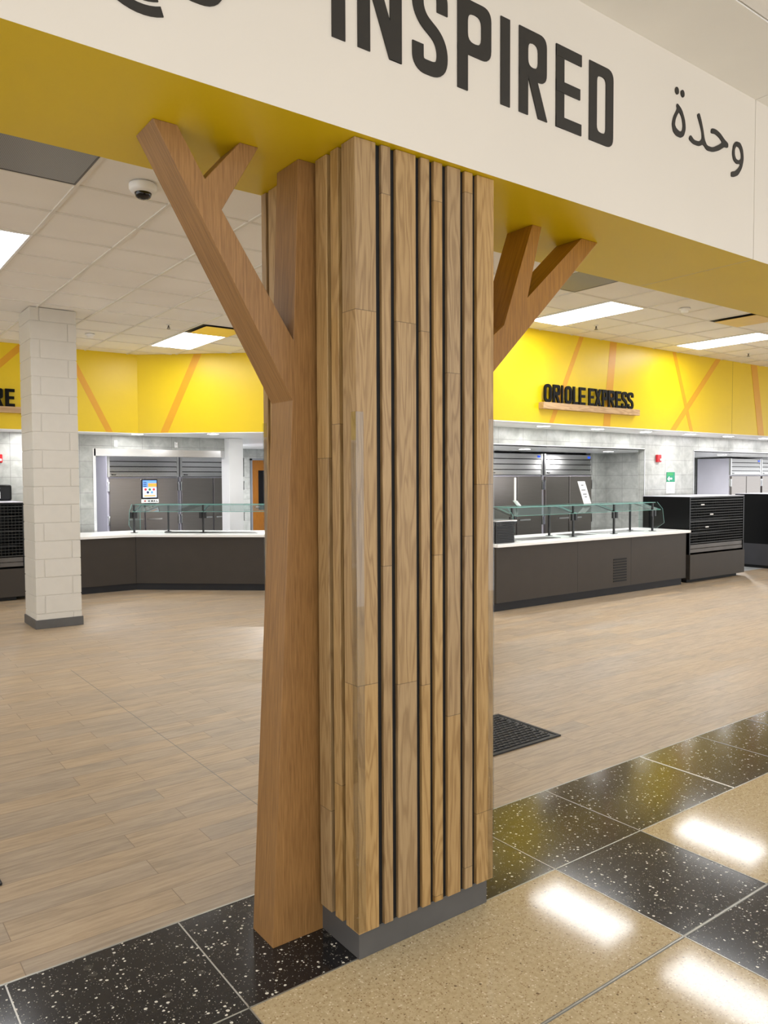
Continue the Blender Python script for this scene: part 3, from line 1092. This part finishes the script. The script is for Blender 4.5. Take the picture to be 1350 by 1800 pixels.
letter('letter', 'R', 2.035, 2.6842, .125, .245, .045, 11.70, .04, M['signblack'], t)
letter('letter', 'E', 2.190, 2.6842, .118, .245, .045, 11.70, .04, M['signblack'], t)

# ---------------------------------------------------------------- serving counters
ZT0, ZT1 = 0.805, 0.845


def poly_slab(mb, pts, z0, z1, m=0):
    mb.prism(pts, lambda p: Vector((p[0], p[1], z0)), (0, 0, z1 - z0), m)
    return mb


t = thing('serving_counter', 'long brown grey serving counter with white top and vent, right side', 'counter', (8.9, 7.3, 0))
MB().box(6.77, 10.88, 6.80, 7.70, 0.105, ZT0).build('body', M['laminate'], t)
sm = MB()
for x in (8.31, 9.488, 10.86):
    sm.box(x - .0015, x + .0015, 6.799, 6.802, .105, ZT0)
sm.box(6.77, 10.88, 6.798, 6.802, .105, .112)
sm.build('panel_joint', M['kick'], t)
MB().box(6.77, 10.84, 6.85, 7.65, 0, .105).build('kick_base', M['kick'], t)
MB().box(6.765, 10.955, 6.765, 7.74, ZT0, ZT1).build('countertop', M['top'], t, bevel=.004)
vg = MB()
for i in range(9):
    z = .185 + i * .0385
    vg.box(9.08, 9.38, 6.794, 6.80, z, z + .02)
vg.build('vent_grille', M['black'], t)
MB().box(7.45, 8.2, 7.0, 7.3, ZT1 - .001, ZT1 + .003).build('dark_well', M['tray'], t)
wl = MB()
for a in (8.6, 9.25, 9.75):
    wl.box(a, a + .5, 7.10, 7.45, ZT1 - .001, ZT1 + .003)
wl.build('well_cover', M['steel'], t)

t = thing('serving_counter', 'angled brown grey serving counter with white top, behind the block column', 'counter', (4.0, 11.8, 0))
fr = [Vector((2.44, 11.545)), Vector((3.905, 11.545)), Vector((5.90, 9.81))]
dd = (fr[2] - fr[1]).normalized()
nn = Vector((-dd.y, dd.x))
if nn.x < 0:
    nn = -nn
bis = lambda d: [Vector((2.44, 11.545 + d)), Vector((fr[1].x + d * math.tan(math.radians(20.5)), 11.545 + d)), fr[2] + nn * d]
B = bis(.9)
K = bis(.05)
E = bis(-.035)
B2 = bis(.93)
poly_slab(MB(), [tuple(p) for p in fr + B[::-1]], .105, ZT0).build('body', M['laminate'], t)
poly_slab(MB(), [tuple(p) for p in K + bis(.85)[::-1]], 0, .105).build('kick_base', M['kick'], t)
poly_slab(MB(), [tuple(p) for p in E + B2[::-1]], ZT0, ZT1).build('countertop', M['top'], t, bevel=.004)
W1 = bis(.25)
W2 = bis(.55)
dk = [W1[1] + dd * .45, W1[1] + dd * 1.9, W2[1] + dd * 1.9, W2[1] + dd * .45]
poly_slab(MB(), [tuple(p) for p in dk], ZT1 - .001, ZT1 + .003).build('dark_well', M['tray'], t)
jl = MB()
jl.tube((fr[1].x, fr[1].y - .001, .105), (fr[1].x, fr[1].y - .001, ZT0), .003, 6)
jl.build('panel_joint', M['kick'], t)


# ---------------------------------------------------------------- sneeze guards
def guard(label, Mx, length, fronts, backs, left_end, right_end, base):
    t = thing('sneeze_guard', label, 'sneeze guard', base, 'glass sneeze guards')
    GZ = ZT1 + .0032
    for u in fronts:
        p = MB(Mx)
        p.box(u - .012, u + .012, -.012, .012, GZ + .003, 1.276)
        p.box(u - .045, u + .045, -.035, .035, GZ, GZ + .005)
        p.build('post', M['blackmetal'], t)
        c = MB(Mx)
        c.box(u - .055, u - .012, -.03, .0, 1.075, 1.165)
        c.box(u + .012, u + .055, -.03, .0, 1.075, 1.165)
        c.build('clamp', M['blackmetal'], t)
        a = MB(Mx)
        a.tube((u, .0, 1.17), (u, .34, 1.262), .008, 8)
        a.build('arm', M['blackmetal'], t)
    for u in backs:
        p = MB(Mx)
        p.box(u - .012, u + .012, .328, .352, GZ + .004, 1.262)
        p.box(u - .04, u + .04, .31, .37, GZ, GZ + .005)
        p.build('post', M['blackmetal'], t)

    def pane(name, a, b, u0, u1, th=.006):
        g = MB(Mx)
        d = Vector((0, b[0] - a[0], b[1] - a[1]))
        nv = Vector((0, -d.z, d.y)).normalized() * th
        P0 = [Vector((u0, a[0], a[1])), Vector((u1, a[0], a[1])), Vector((u1, b[0], b[1])), Vector((u0, b[0], b[1]))]
        lo = [g._v(p) for p in P0]
        hi = [g._v(p + nv) for p in P0]
        g.face(lo, 0)
        g.face(hi, 0)
        for i in range(4):
            j = (i + 1) % 4
            g.face([lo[i], lo[j], hi[j], hi[i]], 1)
        return g.build(name, [M['glass'], M['glass_edge']], t)

    cuts = sorted(set([0.0, length] + [u for u in fronts if 0.2 < u < length - .2]))
    for a, b in zip(cuts, cuts[1:]):
        pane('front_glass', (-.065, 1.17), (.26, 1.262), a + .004, b - .004)
    pane('top_glass', (.03, 1.278), (.36, 1.278), 0, length, .008)
    prof = [(.36, 1.288), (.035, 1.288), (-.06, 1.186), (-.09, .969), (.05, .875), (.36, .875)]
    for on, u in ((left_end, -.05), (right_end, length + .05)):
        if on:
            e = MB(Mx)
            e.prism(prof, lambda p: Vector((u, p[0], p[1])), (.006, 0, 0), 0, (), 1)
            e.build('end_glass', [M['glass'], M['glass_edge']], t)


guard('glass sneeze guard on black posts along the right serving counter', Matrix.Translation((7.27, 7.02, 0)), 3.17, (0.0, 1.205, 2.11, 3.05), (1.10, 2.965), True, True, (7.27, 7.02, ZT1))
ang = math.atan2(dd.y, dd.x)
G0 = W1[1] + dd * .02
guard('glass sneeze guard on black posts along the angled left counter', Matrix.Translation((3.993, 11.86, 0)) @ Matrix.Rotation(ang, 4, 'Z'), 2.3, (0.0, 1.09, 2.18), (0.42,), True, False, (3.993, 11.86, ZT1))


# ---------------------------------------------------------------- refrigerators
def fridge(x0, yf, label, side_left=False, w=1.345, group='stainless reach-in refrigerators', disp=True, pole=True):
    t = thing('refrigerator', label, 'refrigerator', (x0 + w / 2, yf + .4, 0), group)
    H = 2.1
    x1 = x0 + w
    MB().box(x0, x1, yf + .025, yf + .80, .13, H).build('cabinet', [M['steel_side']], t, bevel=.003)
    g = MB()
    hz = (H - 1.725) / 4
    for i in range(4):
        z = 1.725 + i * hz
        q = [(yf - .022, z + .003), (yf - .014, z + hz * .88), (yf + .0, z + hz - .005), (yf + .025, z + hz - .005), (yf + .025, z + .003)]
        g.prism(q, lambda p: Vector((x0 + .045, p[0], p[1])), (w - .09, 0, 0), 0)
    g.box(x0 + .004, x0 + .045, yf - .022, yf + .026, 1.72, H)
    g.box(x1 - .045, x1 - .004, yf - .022, yf + .026, 1.72, H)
    g.box(x0 + .045, x1 - .045, yf + .01, yf + .026, 1.72, H, 1)
    gp = g.build('louvre_panel', [M['steel'], M['black']], t)
    if disp:
        MB().box(x1 - .135, x1 - .075, yf - .026, yf - .0195, 2.03, 2.065).build('temperature_display', emit_blue, gp)
    MB().box(x0 + .075, x0 + .155, yf - .0225, yf - .0195, 1.752, 1.765).box(x0 + .07, x0 + .10, yf - .0225, yf - .0195, 1.765, 1.770).build('badge', M['signblack'], gp)
    xm = (x0 + x1) / 2
    for i, (a, b) in enumerate(((x0 + .035, xm - .012), (xm + .012, x1 - .035))):
        d = MB().box(a, b, yf - .03, yf + .025, .17, 1.695).build('door', M['steel_door'], t, bevel=.004)
        hx = (b - .30, b - .03) if i == 0 else (a + .03, a + .30)
        h = MB()
        h.box(hx[0], hx[1], yf - .068, yf - .052, .925, .952)
        h.box(hx[0], hx[0] + .02, yf - .06, yf - .0305, .925, .952)
        h.box(hx[1] - .02, hx[1], yf - .06, yf - .0305, .925, .952)
        h.build('handle', M['chrome'], d)
        ex = a - .030 if i == 0 else b + .002
        for z in (.30, .98, 1.60):
            MB().box(ex, ex + .028, yf - .036, yf + .024, z, z + .03).box(ex + .006, ex + .022, yf - .034, yf + .024, z - .14, z).build('hinge', M['chrome'], d)
    for lx in (x0 + .08, x1 - .08):
        for ly in (yf + .1, yf + .72):
            MB().tube((lx, ly, 0), (lx, ly, .13), .022, 10).build('foot', M['steel'], t)


emit_blue = emit('display_blue', (30, 70, 200), 0.8)
fridge(9.15, 9.40, 'stainless two door refrigerator beside the slatted column, right kitchen')
fridge(10.525, 9.40, 'stainless two door refrigerator behind the tilted paper sign')
fridge(16.75, 9.40, 'stainless refrigerator with pale side panel in the far right alcove', True)
fridge(18.11, 9.40, 'stainless refrigerator cut off by the right edge of the photo', True, w=.88)
fridge(4.285, 14.14, 'stainless two door refrigerator behind the small menu screen', True, disp=False)
fridge(5.645, 14.14, 'stainless two door refrigerator left of the white post', disp=False)


# ---------------------------------------------------------------- refrigerated display cases
def case(x0, x1, yf, yb, label, lam='laminate', wires=True):
    t = thing('display_case', label, 'display case', ((x0 + x1) / 2, (yf + yb) / 2, 0), 'black open display cases')
    H = 1.362
    b = MB()
    th = .03
    b.box(x0, x0 + th, yf, yb, .445, H - .03)
    b.box(x1 - th, x1, yf, yb, .445, H - .03)
    b.box(x0 + th, x1 - th, yb - th, yb, .445, H - .03)
    b.box(x0, x1, yf, yb, H - .03, H - .006)
    b.box(x0, x1, yf + .02, yb, .10, .445)
    b.build('cabinet', M['blackgloss'], t, bevel=.002)
    MB().box(x0, x1, yf - .0, yb, H - .0055, H).build('top_trim', M['steel_side'], t)
    MB().box(x0 + .005, x1 + .002, yf - .014, yf + .019, .055, .445).box(x0 - .003, x0, yf + .02, yb, .055, .445).box(x1, x1 + .003, yf + .02, yb, .055, .445).build('lower_panel', M[lam], t, bevel=.002)
    MB().box(x0 + .03, x1 - .12, yf + .06, yb - .05, 0, .10).build('kick_base', M['black'], t)
    MB().box(x0 + th, x1 - th, yf + .01, yf + .12, .47, .53).box(x0 + th, x1 - th, yf + .012, yf + .03, .535, .60).build('front_tray', M['tray'], t, bevel=.003)
    for z in (.74, .95, 1.15):
        MB().box(x0 + th, x1 - th, yf + .22, yb - th, z, z + .015).build('shelf', M['blackmetal'], t)
    if wires:
        g = MB()
        n = 17
        for i in range(n):
            z = .62 + i * (H - .06 - .62) / (n - 1)
            r = .0035 if i % 8 else .0065
            g.box(x0 + th, x1 - th, yf + .006, yf + .006 + r * 2, z - r, z + r)
        nx = int((x1 - x0) / .045)
        for i in range(nx):
            x = x0 + th + (x1 - x0 - 2 * th) * i / (nx - 1)
            g.box(x - .0016, x + .0016, yf + .007, yf + .0115, .61, H - .04)
        g.build('wire_grille', M['wire'], t)
        for fx, fz in ((.20, 1.22), (.36, 1.06), (.28, .86)):
            q = x0 + (x1 - x0) * fx
            MB().box(q, q + .09, yf - .001, yf + .005, fz, fz + .018).build('tag', M['paper'], t)


case(11.05, 12.68, 6.85, 7.70, 'black wire fronted display case at the right end of the right counter')
case(13.92, 15.55, 6.85, 7.70, 'black display case cut by the right edge of the photo', 'laminate_grey')
case(0.72, 2.375, 11.58, 12.43, 'black wire fronted display case at the left edge, behind the block column')

# ---------------------------------------------------------------- small things on counters and walls
t = thing('menu_screen', 'small upright menu screen with coloured dots above the left sneeze guard', 'screen', (4.30, 12.02, 1.288))
sx0, sx1, sy = 4.165, 4.425, 12.0
MB().box(sx0, sx1, sy, sy + .03, 1.362, 1.672).build('bezel', M['blackgloss'], t, bevel=.003)
scr = MB()
a, b = sx0 + .02, sx1 - .018
scr.box(a, b, sy - .002, sy, 1.385, 1.655, 0)
scr.box(a, b, sy - .003, sy - .002, 1.545, 1.655, 1)
scr.box(a + .085, b, sy - .004, sy - .003, 1.552, 1.61, 2)
scr.box(a + .02, b - .02, sy - .003, sy - .002, 1.402, 1.422, 2)
for i in range(3):
    scr.box(a + .01, a + .06, sy - .004, sy - .003, 1.558 + .03 * i, 1.570 + .03 * i, 5)
for cx, cz, mi in ((.2, 1.512, 3), (.5, 1.512, 4), (.8, 1.512, 3), (.36, 1.466, 5), (.66, 1.466, 1)):
    scr.prism(ell(a + (b - a) * cx, cz, .021, .020, 14), lambda p: Vector((p[0], sy - .002, p[1])), (0, -.0012, 0), mi)
scr.build('display', [M['screen_white'], M['screen_blue'], M['screen_orange'], M['screen_red'], M['screen_green'], M['screen_navy']], t)
cd = MB().box(sx0 - .008, sx1 + .010, sy - .012, sy - .006, 1.300, 1.358).build('name_card', M['paper'], t)
for ch, x in zip('MEAL', (4.262, 4.312, 4.348, 4.392)):
    letter('letter', ch, x, 1.316, .030, .026, .008, sy - .0125, -.001, M['signblack'], cd)
MB().prism(ell(4.215, 1.330, .018, .010, 12), lambda p: Vector((p[0], sy - .0121, p[1])), (0, -.001, 0)).build('emblem', M['red'], cd)
MB().box(4.20, 4.39, 11.99, 12.05, 1.2885, 1.294).box(4.27, 4.32, 12.031, 12.045, 1.294, 1.5).build('stand', M['blackmetal'], t)

t = thing('sign_holder', 'white printed sheet tilted in a stand on the right sneeze guard', 'sign', (9.06, 7.3, 1.288))
Mx = Matrix.Translation((9.05, 7.34, 1.288)) @ Matrix.Rotation(math.radians(-16), 4, 'Y') @ Matrix.Rotation(math.radians(12), 4, 'X')
sh = MB(Matrix.Translation((8.99, 7.25, 1.2885)))
sh.prism([(0, 0), (.165, 0), (.075, .325), (-.085, .325)], lambda p: Vector((p[0], p[1] * .15, p[1])), (0, .004, 0))
pp = sh.build('sheet', M['paper'], t)
tx = MB(Matrix.Translation((8.99, 7.249, 1.2885)))
for k, (u, v, w) in enumerate(((.0, .26, .05), (-.005, .19, .09), (.02, .13, .08), (.05, .09, .05))):
    tx.box(u - .02, u - .02 + w, v * .15 - .001, v * .15 + .0005, v, v + .016)
tx.build('print', M['ink'], pp)
MB().box(8.985, 9.16, 7.22, 7.30, 1.2865, 1.2895).build('foot', M['plastic_clear'], t)

t = thing('sign_holder', 'edge-on white sheet with slanted foot on the right sneeze guard beside the column', 'sign', (7.56, 7.22, 1.29))
MB(Matrix.Translation((7.52, 7.20, 1.36))).box(-.018, .018, 0, .006, 0, .31).build('sheet', M['paper'], t)
ft = MB()
ft.prism([(7.52, 1.362), (7.60, 1.292), (7.635, 1.292), (7.555, 1.362)], lambda p: Vector((p[0], 7.2, p[1])), (0, .05, 0))
ft.build('foot', M['paper'], t)

t = thing('counter_basket', 'black slatted basket on the right counter beside the column', 'basket', (7.0, 7.0, ZT1))
bb = MB()
for i in range(13):
    z = ZT1 + .0035 + i * .0205
    bb.box(6.82, 7.15, 6.86, 6.868, z, z + .014)
    bb.box(6.82, 7.15, 7.132, 7.14, z, z + .014)
    bb.box(6.82, 6.828, 6.868, 7.132, z, z + .014)
    bb.box(7.142, 7.15, 6.868, 7.132, z, z + .014)
for x in (6.82, 7.142):
    for y in (6.868, 7.124):
        bb.box(x, x + .008, y, y + .008, ZT1 + .0035, ZT1 + .268)
bb.build('slatted_wall', M['blackmetal'], t)
MB().box(6.83, 7.14, 6.87, 7.13, ZT1 + .0035, ZT1 + .20).build('liner', M['black'], t)
tag(MB().box(6.815, 7.20, 6.855, 7.15, ZT1 + .270, ZT1 + .290).build('serving_tray', M['steel'], loc=(7.0, 7.0, ZT1 + .27), bevel=.006), 'shallow steel tray lying on the black slatted basket', 'tray')


def alarm(x, y, label):
    t = thing('fire_alarm', label, 'alarm', (x + .06, y, 1.93), 'red fire alarms')
    MB().box(x, x + .115, y - .045, y, 1.925, 2.05).build('housing', M['red'], t, bevel=.008)
    MB().box(x + .05, x + .10, y - .07, y - .046, 1.95, 1.985).build('strobe', M['white'], t, bevel=.006)


alarm(11.46, 7.75, 'red fire alarm on the grey tile wall above the green poster')
alarm(2.175, 12.6, 'red fire alarm on the grey tile wall at the left edge')
t = thing('wall_poster', 'green notice above a white printed sheet on the right tile wall', 'poster', (11.9, 7.745, 1.39))
MB().box(11.782, 12.022, 7.742, 7.748, 1.588, 1.757).build('green_sheet', M['green'], t)
pr = MB().box(11.80, 11.97, 7.7415, 7.742, 1.70, 1.745)
pr.prism([(11.80, 1.64), (11.86, 1.69), (11.86, 1.66), (11.94, 1.66), (11.94, 1.63), (11.86, 1.63), (11.86, 1.60)], lambda p: Vector((p[0], 7.742, p[1])), (0, -.001, 0), 1)
pr.build('arrow_print', [M['screen_green'], M['paper']], t)
MB().box(11.782, 12.022, 7.742, 7.748, 1.392, 1.586).build('white_sheet', M['paper'], t)
ln = MB()
for i in range(9):
    ln.box(11.80, 11.80 + random.uniform(.13, .20), 7.7412, 7.742, 1.41 + i * .018, 1.417 + i * .018)
ln.build('print', M['ink'], t)
tag(MB().box(3.936, 3.992, 12.588, 12.599, 2.20, 2.305).build('blank_plate', M['white'], loc=(3.96, 12.595, 2.2), bevel=.003), 'plain white wall plate on the tile above the left refrigerators', 'wall plate')
t = thing('wall_outlet', 'metal outlet plate on the tile near the white post', 'outlet', (4.98, 12.595, 2.2))
MB().box(4.952, 5.010, 12.590, 12.599, 2.20, 2.305).build('plate', M['steel'], t, bevel=.003)
MB().box(4.968, 4.994, 12.586, 12.590, 2.215, 2.245).box(4.968, 4.994, 12.586, 12.590, 2.26, 2.29).build('socket', M['white'], t)
t = thing('towel_dispenser', 'black towel dispenser on the tile wall above the left display case', 'dispenser', (2.2, 12.5, 1.38))
MB().box(2.04, 2.375, 12.39, 12.599, 1.365, 1.60).build('housing', M['blackgloss'], t, bevel=.03, seg=3)
MB().box(2.19, 2.215, 12.382, 12.39, 1.40, 1.50).build('paper_tail', M['paper'], t)
MB().prism([(2.19, 1.545), (2.22, 1.545), (2.205, 1.572)], lambda p: Vector((p[0], 12.390, p[1])), (0, -.003, 0)).build('mark', M['plastic_grey'], t)

tag(MB().box(7.32, 7.42, 16.485, 16.499, 1.55, 1.95).build('notice_board', M['plastic_grey'], loc=(7.37, 16.49, 1.55)), 'narrow grey wall panel just right of the white post', 'panel')


# ---------------------------------------------------------------- floor mats
def mat(x0, x1, y0, y1, label):
    t = thing('floor_mat', label, 'mat', ((x0 + x1) / 2, (y0 + y1) / 2, 0), 'black rubber mats')
    MB().box(x0, x1, y0, y1, 0.0005, .006).build('base', M['rubber'], t, bevel=.003)
    g = MB()
    px, py = .048, .036
    ny = int((y1 - y0 - .06) / py)
    nx = int((x1 - x0 - .06) / px)
    for j in range(ny):
        for i in range(nx):
            cx = x0 + .045 + i * px + (px / 2 if j % 2 else 0)
            cy = y0 + .045 + j * py
            g.box(cx - .017, cx + .017, cy - .0045, cy + .0045, .006, .0115)
            g.box(cx + .019, cx + .027, cy - .004, cy + .026, .006, .0105)
    g.build('raised_ribs', M['rubber'], t)['kind'] = 'stuff'
    e = MB()
    for q in ((x0, x1, y0, y0 + .022), (x0, x1, y1 - .022, y1), (x0, x0 + .022, y0 + .022, y1 - .022), (x1 - .022, x1, y0 + .022, y1 - .022)):
        e.box(*q, .006, .010)
    e.build('border', M['rubber'], t, bevel=.002)


mat(2.92, 3.822, 3.252, 3.817, 'black rubber floor mat just right of the slatted column')
mat(-.33, .582, 3.413, 3.98, 'black rubber floor mat whose corner shows at the left edge')
